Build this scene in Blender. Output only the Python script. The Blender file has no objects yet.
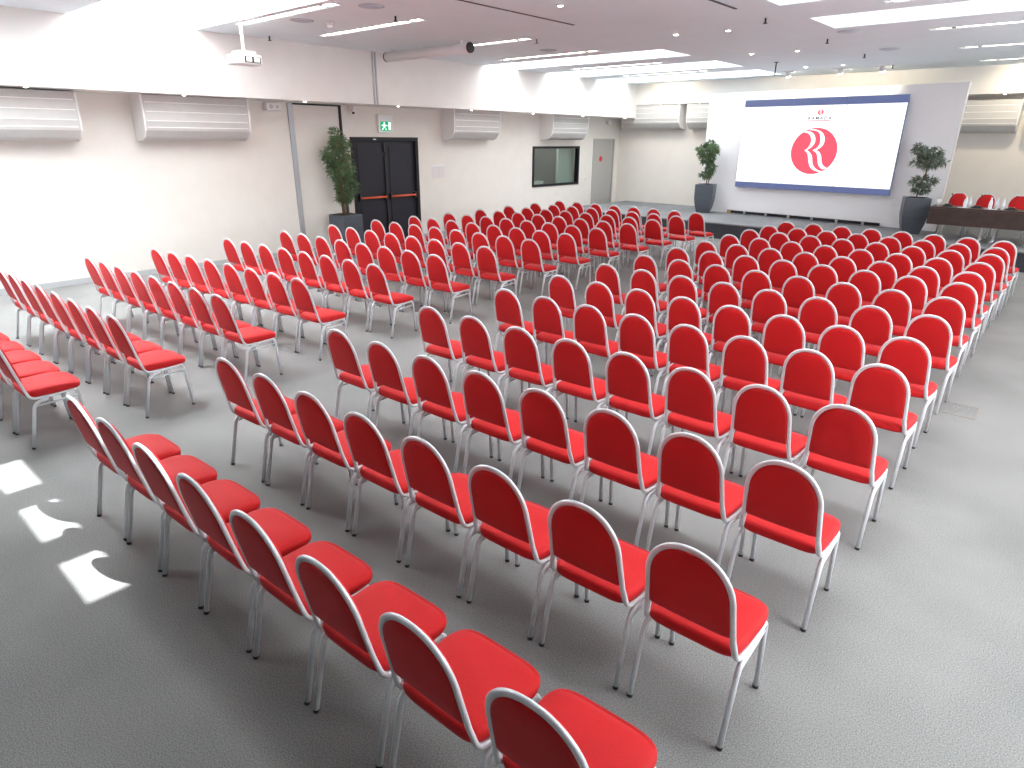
import bpy, bmesh, math, random
from mathutils import Vector, Matrix
random.seed(7)
S = bpy.context.scene
PI = math.pi

# ------------------------------------------------------------------ camera, world, sun, exposure
cd = bpy.data.cameras.new('camera'); cam = bpy.data.objects.new('camera', cd); S.collection.objects.link(cam)
cd.sensor_width = 36; cd.lens = 638.0 / 1024 * 36; cd.clip_start = 0.05; cd.clip_end = 200
def cam_matrix(yaw, pitch, roll, pos):
    right = Vector((math.cos(yaw), math.sin(yaw), 0)); f0 = Vector((-math.sin(yaw), math.cos(yaw), 0)); up = Vector((0, 0, 1))
    fw = f0 * math.cos(pitch) - up * math.sin(pitch); u = up * math.cos(pitch) + f0 * math.sin(pitch)
    r2 = right * math.cos(roll) + u * math.sin(roll); u2 = u * math.cos(roll) - right * math.sin(roll)
    m = Matrix((r2, u2, -fw)).transposed().to_4x4(); m.translation = pos
    return m
cam.matrix_world = cam_matrix(0.720313, 0.366651, 0.007442, Vector((3.9687, -1.7231, 2.3013)))
S.camera = cam

w = bpy.data.worlds.new('daylight_and_fill'); S.world = w; w.use_nodes = True
bg = w.node_tree.nodes['Background']; bg.inputs[0].default_value = (0.93, 0.96, 1.0, 1); bg.inputs[1].default_value = 2.0

sd = bpy.data.lights.new('sun', 'SUN'); sun = bpy.data.objects.new('sun', sd); S.collection.objects.link(sun)
sd.energy = 13; sd.angle = math.radians(0.53); sd.color = (0.95, 0.98, 1.0)
sun.rotation_euler = Vector((-0.58, -0.20, -0.91)).to_track_quat('-Z', 'Y').to_euler()

SKY = 6.5          # glow of the frosted skylight panes
TUBE = 12.0        # glow of the linear lamps
# fill lamps flush in unseen right-wall windows, all added to brighten the room
def daylight_and_fill(loc, aim, sx, sy, e, col=(0.93, 0.96, 1.0)):
    l = bpy.data.lights.new('daylight_and_fill', 'AREA'); l.shape = 'RECTANGLE'; l.size = sx; l.size_y = sy; l.energy = e; l.color = col
    o = bpy.data.objects.new('daylight_and_fill', l); S.collection.objects.link(o); o.location = loc
    o.rotation_euler = Vector(aim).to_track_quat('-Z', 'Z').to_euler()
for y in (1.5, 5.5, 9.5, 13.5): daylight_and_fill((6.06, y, 1.85), (-1, 0, 0), 3.3, 1.6, 170 if y < 8 else 75)
S.view_settings.view_transform = 'Standard'
S.view_settings.look = 'None'
S.view_settings.gamma = 1
S.view_settings.use_curve_mapping = False
S.view_settings.exposure = 0.33

# ------------------------------------------------------------------ materials
def mat(name, col, rough=0.6, metal=0.0, noise=0.0, nscale=40, bump=0.0, bscale=200, spec=0.5, emis=None, estr=0, sheen=0):
    m = bpy.data.materials.new(name); m.use_nodes = True
    nt = m.node_tree; b = nt.nodes['Principled BSDF']
    b.inputs['Base Color'].default_value = (*col, 1); b.inputs['Roughness'].default_value = rough
    b.inputs['Metallic'].default_value = metal; b.inputs['Specular IOR Level'].default_value = spec
    if sheen:
        b.inputs['Sheen Weight'].default_value = sheen; b.inputs['Sheen Roughness'].default_value = 0.35; b.inputs['Sheen Tint'].default_value = (1, 0.32, 0.36, 1)
    tc = nt.nodes.new('ShaderNodeTexCoord')
    if noise:
        n = nt.nodes.new('ShaderNodeTexNoise'); n.inputs['Scale'].default_value = nscale; n.inputs['Detail'].default_value = 4
        r = nt.nodes.new('ShaderNodeMapRange'); r.inputs[1].default_value = 0.3; r.inputs[2].default_value = 0.7
        r.inputs[3].default_value = 1 - noise; r.inputs[4].default_value = 1 + noise
        mx = nt.nodes.new('ShaderNodeVectorMath'); mx.operation = 'SCALE'; mx.inputs[0].default_value = col
        nt.links.new(tc.outputs['Object'], n.inputs['Vector']); nt.links.new(n.outputs['Fac'], r.inputs[0])
        nt.links.new(r.outputs[0], mx.inputs['Scale']); nt.links.new(mx.outputs[0], b.inputs['Base Color'])
    if bump:
        n = nt.nodes.new('ShaderNodeTexNoise'); n.inputs['Scale'].default_value = bscale
        bp = nt.nodes.new('ShaderNodeBump'); bp.inputs['Strength'].default_value = bump; bp.inputs['Distance'].default_value = 0.002
        nt.links.new(tc.outputs['Object'], n.inputs['Vector']); nt.links.new(n.outputs['Fac'], bp.inputs['Height'])
        nt.links.new(bp.outputs[0], b.inputs['Normal'])
    if emis:
        b.inputs['Emission Color'].default_value = (*emis, 1); b.inputs['Emission Strength'].default_value = estr
    return m
def carpet_mat(name, c1, c2):
    m = mat(name, c1, 0.95, spec=0.15, bump=0.5, bscale=500); nt = m.node_tree; b = nt.nodes['Principled BSDF']
    tc = [n for n in nt.nodes if n.type == 'TEX_COORD'][0]
    a = nt.nodes.new('ShaderNodeTexNoise'); a.inputs['Scale'].default_value = 170; a.inputs['Detail'].default_value = 3
    g = nt.nodes.new('ShaderNodeTexNoise'); g.inputs['Scale'].default_value = 0.9; g.inputs['Detail'].default_value = 4
    ad = nt.nodes.new('ShaderNodeMath'); ad.operation = 'MULTIPLY_ADD'; ad.inputs[1].default_value = 0.35
    rp = nt.nodes.new('ShaderNodeValToRGB'); rp.color_ramp.elements[0].position = 0.55; rp.color_ramp.elements[0].color = (*c1, 1)
    rp.color_ramp.elements[1].position = 0.82; rp.color_ramp.elements[1].color = (*c2, 1)
    for n in (a, g): nt.links.new(tc.outputs['Object'], n.inputs['Vector'])
    nt.links.new(g.outputs['Fac'], ad.inputs[0]); nt.links.new(a.outputs['Fac'], ad.inputs[2])
    nt.links.new(ad.outputs[0], rp.inputs['Fac']); nt.links.new(rp.outputs['Color'], b.inputs['Base Color'])
    return m
M = dict(
    wall=mat('cream_wall_paint', (0.77, 0.74, 0.69), 0.55, noise=0.02, nscale=3),
    beam=mat('pale_plaster', (0.80, 0.79, 0.765), 0.6, noise=0.02, nscale=3),
    ceil=mat('ceiling_paint', (0.81, 0.91, 0.97), 0.7, noise=0.015, nscale=2),
    shaft=mat('white_shaft_paint', (0.9, 0.9, 0.88), 0.6),
    carpet=carpet_mat('grey_carpet', (0.18, 0.183, 0.18), (0.34, 0.34, 0.33)),
    stagetop=carpet_mat('stage_carpet', (0.15, 0.155, 0.165), (0.30, 0.31, 0.32)),
    stagefront=mat('dark_stage_fascia', (0.035, 0.04, 0.05), 0.6, noise=0.1, nscale=8),
    fabric=mat('red_fabric', (0.55, 0.007, 0.009), 0.7, noise=0.06, nscale=120, bump=0.25, bscale=900, spec=0.35, sheen=0.28),
    silver=mat('silver_painted_steel', (0.74, 0.77, 0.80), 0.35, 0.2, noise=0.02),
    black=mat('black_plastic', (0.015, 0.015, 0.017), 0.4),
    chrome=mat('chrome', (0.75, 0.76, 0.78), 0.2, 0.9),
    blackmetal=mat('black_metal', (0.012, 0.013, 0.017), 0.45, 0.3),
    doorblue=mat('dark_blue_door_paint', (0.008, 0.009, 0.018), 0.5, noise=0.05, nscale=6),
    orange=mat('orange_bar', (0.75, 0.12, 0.04), 0.4),
    greydoor=mat('grey_door_paint', (0.42, 0.41, 0.39), 0.5, noise=0.03),
    white=mat('white_plastic', (0.82, 0.82, 0.82), 0.4),
    acgrey=mat('ac_housing_grey', (0.55, 0.55, 0.54), 0.5, noise=0.03, nscale=8),
    acslot=mat('ac_groove_light', (0.86, 0.86, 0.85), 0.5),
    panel=mat('white_backdrop', (0.88, 0.88, 0.90), 0.5, noise=0.015),
    pot=mat('slate_grey_pot', (0.075, 0.09, 0.11), 0.45, noise=0.08, nscale=10),
    soil=mat('dark_soil', (0.03, 0.022, 0.015), 0.95, noise=0.3),
    leaf=mat('leaf_green', (0.13, 0.21, 0.10), 0.5, noise=0.45, nscale=7),
    leafpale=mat('grey_green_leaf', (0.20, 0.25, 0.19), 0.55, noise=0.4, nscale=9),
    bark=mat('brown_bark', (0.22, 0.12, 0.06), 0.8, noise=0.3, nscale=30),
    wood=mat('dark_brown_wood', (0.055, 0.035, 0.03), 0.4, noise=0.25, nscale=9),
    tube=mat('warm_tube_glow', (1, 1, 1), 0.5, emis=(1.0, 0.90, 0.76), estr=TUBE),
    spot=mat('warm_spot_glow', (1, 1, 1), 0.5, emis=(1.0, 0.88, 0.70), estr=30),
    sky=mat('frosted_skylight_pane', (0.9, 0.9, 0.9), 0.5, emis=(0.92, 0.96, 1.0), estr=SKY * .68),
    skysoft=mat('dimmed_skylight_pane', (0.9, 0.9, 0.9), 0.5, emis=(0.94, 0.96, 1.0), estr=SKY * .25),  # clean pane, glow lowered only to keep light off the far chairs
    skybright=mat('bright_skylight_pane', (0.9, 0.9, 0.9), 0.5, emis=(0.94, 0.97, 1.0), estr=SKY * 1.1),
    skyfill_strong=mat('strong_fill_skylight_pane', (0.9, 0.9, 0.9), 0.5, emis=(0.92, 0.96, 1.0), estr=SKY * 3.0),  # strongest pane, for an added unseen skylight over the near left
    skyfill=mat('fill_skylight_pane', (0.9, 0.9, 0.9), 0.5, emis=(0.92, 0.96, 1.0), estr=SKY * 1.05),  # glowing panes of added unseen skylights, extra light for the near chairs
    scrwhite=mat('screen_white', (0.02, 0.02, 0.02), 0.3, emis=(0.97, 0.98, 1.0), estr=1.15),
    scrblue=mat('screen_blue', (0.02, 0.02, 0.02), 0.3, emis=(0.085, 0.115, 0.26), estr=1.0),
    scrred=mat('screen_red', (0.02, 0.01, 0.01), 0.3, emis=(0.86, 0.085, 0.14), estr=1.0),
    scrgrey=mat('screen_grey_text', (0.02, 0.02, 0.02), 0.3, emis=(0.05, 0.055, 0.07), estr=1.0),
    scrseam=mat('screen_seam', (0.3, 0.3, 0.32), 0.5, emis=(0.36, 0.36, 0.40), estr=1.0),
    bezel=mat('screen_housing', (0.16, 0.2, 0.4), 0.4),
    green=mat('exit_green', (0.0, 0.3, 0.12), 0.4, emis=(0.0, 0.35, 0.16), estr=0.7),
    signwhite=mat('exit_white', (0.9, 0.9, 0.9), 0.4, emis=(0.9, 1.0, 0.95), estr=0.9),
    red=mat('red_sticker', (0.7, 0.03, 0.03), 0.5),
    paper=mat('paper', (0.85, 0.86, 0.92), 0.7),
    dullpaper=mat('pale_lavender_paper', (0.72, 0.68, 0.68), 0.7),
    ventblue=mat('bluish_vent_paint', (0.50, 0.58, 0.68), 0.5),
    booth=mat('booth_interior', (0.30, 0.31, 0.30), 0.8),
    curtain=mat('pale_green_curtain', (0.55, 0.68, 0.62), 0.8),
    alum=mat('aluminium_profile', (0.42, 0.44, 0.46), 0.4, 0.5),
    base=mat('skirting_grey', (0.45, 0.46, 0.47), 0.6),
    water=mat('clear_bottle', (0.85, 0.9, 0.95), 0.08),
    brass=mat('brass_hatch', (0.28, 0.25, 0.22), 0.5, 0.4),
)
def glass_mat():
    m = bpy.data.materials.new('window_glass'); m.use_nodes = True; nt = m.node_tree; nt.nodes.clear()
    o = nt.nodes.new('ShaderNodeOutputMaterial'); g = nt.nodes.new('ShaderNodeBsdfGlossy'); g.inputs['Roughness'].default_value = 0.03
    t = nt.nodes.new('ShaderNodeBsdfTransparent'); t.inputs[0].default_value = (0.75, 0.8, 0.78, 1)
    mx = nt.nodes.new('ShaderNodeMixShader'); mx.inputs[0].default_value = 0.12
    nt.links.new(t.outputs[0], mx.inputs[1]); nt.links.new(g.outputs[0], mx.inputs[2]); nt.links.new(mx.outputs[0], o.inputs[0])
    return m
M['glass'] = glass_mat()

# ------------------------------------------------------------------ mesh helpers
def link(name, me, parent=None):
    o = bpy.data.objects.new(name, me); S.collection.objects.link(o)
    if parent: o.parent = parent
    return o
def obj(name, bm, m, parent=None, smooth=False, label=None, bevel=0, loc=None):
    me = bpy.data.meshes.new(name); bmesh.ops.recalc_face_normals(bm, faces=bm.faces); bm.to_mesh(me); bm.free()
    ms = m if isinstance(m, (list, tuple)) else [m]
    for x in ms: me.materials.append(x)
    if smooth:
        for p in me.polygons: p.use_smooth = True
    o = link(name, me, parent)
    if bevel:
        b = o.modifiers.new('bevel', 'BEVEL'); b.width = bevel; b.segments = 2; b.limit_method = 'ANGLE'
    if label: o['label'] = label
    if loc: o.location = loc
    return o
def tag(o, label, cat, group=None):
    o['label'] = label; o['category'] = cat
    if group: o['group'] = group
    return o
def thing(name, label, cat, loc=(0, 0, 0), rz=0, group=None):
    o = bpy.data.objects.new(name, None); S.collection.objects.link(o); o.empty_display_size = 0.1
    o.location = loc; o.rotation_euler = (0, 0, rz)
    return tag(o, label, cat, group)
def struct(name, bm, m, parent=None, **k):
    o = obj(name, bm, m, parent, **k); o['kind'] = 'structure'; return o
def box(bm, x0, x1, y0, y1, z0, z1, mi=0):
    vs = [bm.verts.new((x, y, z)) for x in (x0, x1) for y in (y0, y1) for z in (z0, z1)]
    for f in ((0, 1, 3, 2), (4, 6, 7, 5), (0, 4, 5, 1), (2, 3, 7, 6), (0, 2, 6, 4), (1, 5, 7, 3)):
        bm.faces.new([vs[i] for i in f]).material_index = mi
    return bm
def nb(): return bmesh.new()
def boxbm(*a): return box(nb(), *a)
def cyl(bm, p0, p1, r0, r1=None, n=12, caps=True):
    r1 = r0 if r1 is None else r1
    p0, p1 = Vector(p0), Vector(p1); d = (p1 - p0).normalized(); q = d.to_track_quat('Z', 'Y')
    a = []; b = []
    for k in range(n):
        v = q @ Vector((math.cos(2 * PI * k / n), math.sin(2 * PI * k / n), 0))
        a.append(bm.verts.new(p0 + v * r0)); b.append(bm.verts.new(p1 + v * r1))
    for k in range(n):
        bm.faces.new((a[k], a[(k + 1) % n], b[(k + 1) % n], b[k]))
    if caps: bm.faces.new(a[::-1]); bm.faces.new(b)
    return bm
def lathe(bm, prof, c=(0, 0, 0), n=16):
    rings = []
    for r, z in prof:
        rings.append([bm.verts.new((c[0] + r * math.cos(2 * PI * k / n), c[1] + r * math.sin(2 * PI * k / n), c[2] + z)) for k in range(n)])
    for a, b in zip(rings, rings[1:]):
        for k in range(n): bm.faces.new((a[k], a[(k + 1) % n], b[(k + 1) % n], b[k]))
    bm.faces.new(rings[0][::-1]); bm.faces.new(rings[-1])
    return bm
def sweep(bm, pts, ra, rb, n=8, hint=Vector((1, 0, 0))):
    """sweep an oval section along pts; ra is the half size along the in-plane side, rb along the other"""
    pts = [Vector(p) for p in pts]; rings = []; prev = None
    for i, p in enumerate(pts):
        t = (pts[min(i + 1, len(pts) - 1)] - pts[max(i - 1, 0)]).normalized()
        if prev is None:
            s = (hint - t * hint.dot(t)).normalized()
        else:
            s = (prev - t * prev.dot(t)).normalized()
        prev = s; u = t.cross(s)
        rings.append([bm.verts.new(p + s * math.cos(2 * PI * k / n) * ra + u * math.sin(2 * PI * k / n) * rb) for k in range(n)])
    for a, b in zip(rings, rings[1:]):
        for k in range(n): bm.faces.new((a[k], a[(k + 1) % n], b[(k + 1) % n], b[k]))
    bm.faces.new(rings[0][::-1]); bm.faces.new(rings[-1])
    return bm
def rounded(pts, r, n=5):
    """round the corners of a polyline"""
    pts = [Vector(p) for p in pts]; out = [pts[0]]
    for i in range(1, len(pts) - 1):
        a, b, c = pts[i - 1], pts[i], pts[i + 1]
        d0 = (a - b); d1 = (c - b); k = min(r, d0.length * .49, d1.length * .49)
        p, q = b + d0.normalized() * k, b + d1.normalized() * k
        for j in range(n + 1):
            t = j / n; out.append(p.lerp(b, t).lerp(b.lerp(q, t), t))
    out.append(pts[-1]); return out

# ------------------------------------------------------------------ the room
XL, XR, YN, YB, ZC = -8.35, 5.9, -6.0, 17.6, 3.9
BXL, BXR, BZ = -7.5, 5.02, 2.94          # side beams: inner faces, underside
SY, SZ = 17.1, 3.32                      # bulkhead on the stage wall
struct('floor', boxbm(XL - .2, XR + .2, YN - .2, YB + .2, -.2, 0), M['carpet'])
bm = nb()   # left wall with the openings of the dark double door, booth window and grey door
def wall_with_holes(bm, x0, x1, y0, y1, z0, z1, holes):
    ys = sorted({y0, y1, *[h[0] for h in holes], *[h[1] for h in holes]})
    for a, b in zip(ys, ys[1:]):
        hs = sorted([(h[2], h[3]) for h in holes if h[0] <= a + 1e-6 and h[1] >= b - 1e-6])
        z = z0
        for h in hs:
            if h[0] > z: box(bm, x0, x1, a, b, z, min(h[0], z1))
            z = h[1]
        if z < z1: box(bm, x0, x1, a, b, z, z1)
holes = [(6.97, 8.86, 0, 2.32), (13.12, 15.37, 1.0, 2.11), (16.12, 17.33, 0, 2.33)]
wall_with_holes(bm, XL - .2, XL, YN - .2, YB + .2, 0, 4.15, holes)
struct('wall_left', bm, M['wall'])
struct('wall_back', boxbm(XL - .2, XR + .2, YB, YB + .2, 0, 4.15), M['wall'])
bm = nb(); wall_with_holes(bm, XR, XR + .2, YN - .2, YB + .2, 0, 4.15, [(-.2, 3.2, 1.0, 2.7), (3.8, 7.2, 1.0, 2.7), (7.8, 11.2, 1.0, 2.7), (11.8, 15.2, 1.0, 2.7)])
struct('wall_right', bm, M['wall'])
struct('wall_front', boxbm(XL - .2, XR + .2, YN - .2, YN, 0, 4.15), M['wood'])  # unseen wall, dark finish chosen to cut bounce onto the chair backs
k = 30
for a, b in ((-.2, 3.2), (3.8, 7.2), (7.8, 11.2), (11.8, 15.2)):  # unseen windows, added as openings for the fill lamps
    bm = nb(); box(bm, XR + .08, XR + .14, a, b, 1.0, 1.05); box(bm, XR + .08, XR + .14, a, b, 2.65, 2.7); box(bm, XR + .08, XR + .14, a, a + .05, 1.05, 2.65); box(bm, XR + .08, XR + .14, b - .05, b, 1.05, 2.65)
    struct('window_%d' % k, bm, M['blackmetal']); k += 1
struct('baseboard_left', wall_with_holes(b := nb(), XL, XL + .015, YN, YB, 0, .09, holes) or b, M['base'])
struct('baseboard_back', boxbm(XL, XR, YB - .015, YB, 0, .09), M['base'])
# beams and bulkhead, with small lamps near their lower edges
struct('trim_1', boxbm(XL, BXL, YN, YB, BZ, ZC), M['beam'])
struct('trim_2', boxbm(BXR, XR, YN, YB, BZ, ZC), M['beam'])
struct('trim_3', boxbm(BXL, BXR, SY, YB, SZ, ZC), M['beam'])
# ceiling with skylight openings and slots of the linear lamps
LS = [(1.8, 3.6), (10.25, 11.45), (12.6, 14.05), (14.95, 16.5)]       # skylights on the left, in y
RS = [(-0.29, -0.05), (3.9, 5.1), (6.25, 7.45), (8.58, 9.72), (1.5, 2.7)]  # last entry is an unseen skylight added to brighten the near rows
LS2 = [(-1.0, .35), (-4.3, -2.9)]  # unseen skylights added to lift the near floor and chair backs
openings = [(BXL, -2.85, a, b) for a, b in LS] + [(0.8, 3.14, *RS[0])] + [(0.38, BXR, a, b) for a, b in RS[1:]] + [(BXL, -2.85, a, b) for a, b in LS2]
LT = [3.82, 5.28, 7.7, 9.74, 12.27, 14.55]
RT = [8.05, 10.77, 13.43, 16.0]
SLOT = [(-6.5, -3.95, y - .08, y + .08) for y in LT] + [(1.45, 4.25, y - .08, y + .08) for y in RT]
bm = nb()
rects = openings + SLOT
ys = sorted({YN, YB, *[r[2] for r in rects], *[r[3] for r in rects]})
for a, b in zip(ys, ys[1:]):
    xs = sorted([(r[0], r[1]) for r in rects if r[2] <= a + 1e-6 and r[3] >= b - 1e-6]); x = XL
    for h in xs:
        if h[0] > x: box(bm, x, h[0], a, b, ZC, ZC + .12)
        x = h[1]
    if x < XR: box(bm, x, XR, a, b, ZC, ZC + .12)
struct('ceiling', bm, M['ceil'])
# skylight shafts, frosted panes on top
TOP = 4.55
for i, (x0, x1, y0, y1) in enumerate(openings):
    bm = nb(); t = .06; top = 4.06 if i == 4 else 5.1 if i in (8, 9) else TOP  # taller shafts aim the light of two added skylights downward
    box(bm, x0 - t, x0, y0 - t, y1 + t, ZC + .12, top); box(bm, x1, x1 + t, y0 - t, y1 + t, ZC + .12, top)
    box(bm, x0, x1, y0 - t, y0, ZC + .12, top); box(bm, x0, x1, y1, y1 + t, ZC + .12, top)
    if i == 4:      # narrow clear roof slot crossed by wide bars
        for xa, xb in ((1.4, 1.65), (2.24, 2.5)): box(bm, xa, xb, y0, y1, ZC, ZC + .1)
        struct('window_%d' % (i + 1), bm, M['shaft'])
        continue
    s = struct('window_%d' % (i + 1), bm, M['shaft'])
    px0 = x0
    pane = obj('skylight_pane', boxbm(px0, x1, y0, y1, top - .03, top), M['skysoft'] if i in (5, 6, 7) else M['skyfill_strong'] if i == 9 else M['skyfill'] if i == 10 else M['skyfill'] if i == 8 else M['skybright'] if i == 0 else M['sky'], s)
    # shaft glazing bars
    bm = nb(); n = 4
    for k in range(1, n):
        x = x0 + (x1 - x0) * k / n
        if i == 0 and x < px0: continue
        box(bm, x - .02, x + .02, y0, y1, top - .09, top - .03)
    obj('glazing_bar', bm, M['shaft'], s)
# roof deck around the shafts keeps the sky out of the slots
bm = nb(); ys = sorted({YN, YB, *[r[2] - .06 for r in openings], *[r[3] + .06 for r in openings]})
for a, b in zip(ys, ys[1:]):
    x = XL
    for h in sorted([(r[0] - .06, r[1] + .06) for r in openings if r[2] - .06 <= a + 1e-6 and r[3] + .06 >= b - 1e-6]):
        if h[0] > x: box(bm, x, h[0], a, b, ZC + .3, ZC + .34)
        x = h[1]
    if x < XR: box(bm, x, XR, a, b, ZC + .3, ZC + .34)
# (the deck is above the recessed lamps)
struct('trim_4', bm, M['shaft'])

# double door with panic bars
d = bpy.data.objects.new('door_1', None); S.collection.objects.link(d); d['kind'] = 'structure'; d.location = (XL, 7.915, 0)
def dbox(*a): return boxbm(*a)
bm = nb(); box(bm, -.16, .03, -.945, -.86, 0, 2.32); box(bm, -.16, .03, .86, .945, 0, 2.32); box(bm, -.16, .03, -.86, .86, 2.24, 2.32)
obj('door_frame', bm, M['blackmetal'], d, bevel=.005)
for s, (a, b) in enumerate(((-.855, -.01), (.01, .855))):
    bm = nb(); box(bm, -.1, -.04, a, b, 0.01, 2.245)
    box(bm, -.04, -.028, a + .1, b - .1, .12, 2.12)
    lf = obj('door_leaf', bm, M['doorblue'], d)
    bm = nb(); sweep(bm, [(.045, a + .06, 1.04), (.045, b - .06, 1.04)], .022, .022); obj('panic_bar', bm, M['orange'], lf, True)
    bm = nb(); box(bm, -.04, .05, a + .03, a + .09, .97, 1.11); box(bm, -.04, .05, b - .09, b - .03, .97, 1.11); obj('bar_bracket', bm, M['black'], lf)
bm = nb(); box(bm, -.04, .0, -.05, .04, 2.0, 2.2); box(bm, -.04, 0, -.04, .03, .2, 1.9); obj('latch_cover', bm, M['black'], d)
bm = nb(); box(bm, .03, .034, -.35, -.27, 2.26, 2.285); obj('name_tag', bm, M['white'], d)
# grey door
d = bpy.data.objects.new('door_2', None); S.collection.objects.link(d); d['kind'] = 'structure'; d.location = (XL, 16.725, 0)
bm = nb(); box(bm, -.12, .015, -.605, -.56, 0, 2.33); box(bm, -.12, .015, .56, .605, 0, 2.33); box(bm, -.12, .015, -.56, .56, 2.285, 2.33)
obj('door_frame', bm, M['greydoor'], d)
lf = obj('door_leaf', boxbm(-.08, -.02, -.555, .555, .01, 2.29), M['greydoor'], d)
bm = nb(); sweep(bm, rounded([(-.02, -.42, .86), (.06, -.42, .86), (.06, -.42, 1.2), (-.02, -.42, 1.2)], .03), .016, .016); obj('door_handle', bm, M['black'], lf, True)
bm = nb()
cyl(bm, (-.02, -.12, 1.72), (-.014, -.12, 1.72), .085, n=20)
box(bm, -.014, -.012, -.19, -.05, 1.68, 1.76); obj('round_sticker', bm, M['red'], lf)
# booth window: frame, glass, dim room behind
d = bpy.data.objects.new('window_20', None); S.collection.objects.link(d); d['kind'] = 'structure'; d.location = (XL, 14.245, 1.0)
bm = nb(); a, h = 1.125, 1.11
box(bm, -.1, .03, -a, -a + .06, 0, h); box(bm, -.1, .03, a - .06, a, 0, h); box(bm, -.1, .03, -a + .06, a - .06, 0, .06); box(bm, -.1, .03, -a + .06, a - .06, h - .06, h)
obj('window_frame', bm, M['blackmetal'], d)
obj('window_pane', boxbm(-.05, -.04, -a + .06, a - .06, .06, h - .06), M['glass'], d)
bm = nb(); box(bm, -1.6, -1.5, -1.9, 1.9, -1, 1.9); box(bm, -1.6, -.21, -1.95, -1.9, -1, 1.9); box(bm, -1.6, -.21, 1.9, 1.95, -1, 1.9)
box(bm, -1.6, -.21, -1.95, 1.95, -1.05, -1); box(bm, -1.6, -.21, -1.95, 1.95, 1.9, 1.95)
obj('booth_shell', bm, M['booth'], d)
bm = nb()
for k in range(9): cyl(bm, (-.32, .5 + k * .085, -.95), (-.32, .5 + k * .085, 1.6), .05, n=8)
obj('curtain', bm, M['curtain'], d, True)
bm = nb(); box(bm, -.9, -.3, -.85, .1, -.2, -.15); box(bm, -.7, -.4, -.6, -.1, -.15, .12); obj('booth_desk', bm, M['white'], d)
ld = bpy.data.lights.new('booth_fill', 'POINT'); ld.energy = 34; ld.shadow_soft_size = .15; lo = bpy.data.objects.new('booth_fill', ld); S.collection.objects.link(lo); lo.location = (XL - .9, 14.2, 2.6)  # added fill without a fitting, brightens the booth interior

# sliding partition tracks on wall and beam
bm = nb(); box(bm, XL, XL + .04, 5.56, 5.66, 0.09, BZ); struct('trim_5', bm, M['alum'])
bm = nb(); box(bm, XL, XL + .03, 5.66, 6.74, BZ - .035, BZ - .005); box(bm, XL, XL + .03, 6.74, 6.79, 0.09, BZ - .005); struct('trim_6', bm, M['blackmetal'])
bm = nb(); box(bm, BXL, BXL + .02, 7.03, 7.06, BZ, ZC); box(bm, BXL, BXL + .02, 7.10, 7.13, BZ, ZC); struct('trim_7', bm, M['alum'])
# joints in the ceiling
bm = nb(); box(bm, -2.53, -2.49, -1, 7.0, ZC - .006, ZC + .001); box(bm, -.15, -.11, -1, 7.3, ZC - .006, ZC + .001); struct('trim_8', bm, M['blackmetal'])

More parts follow.
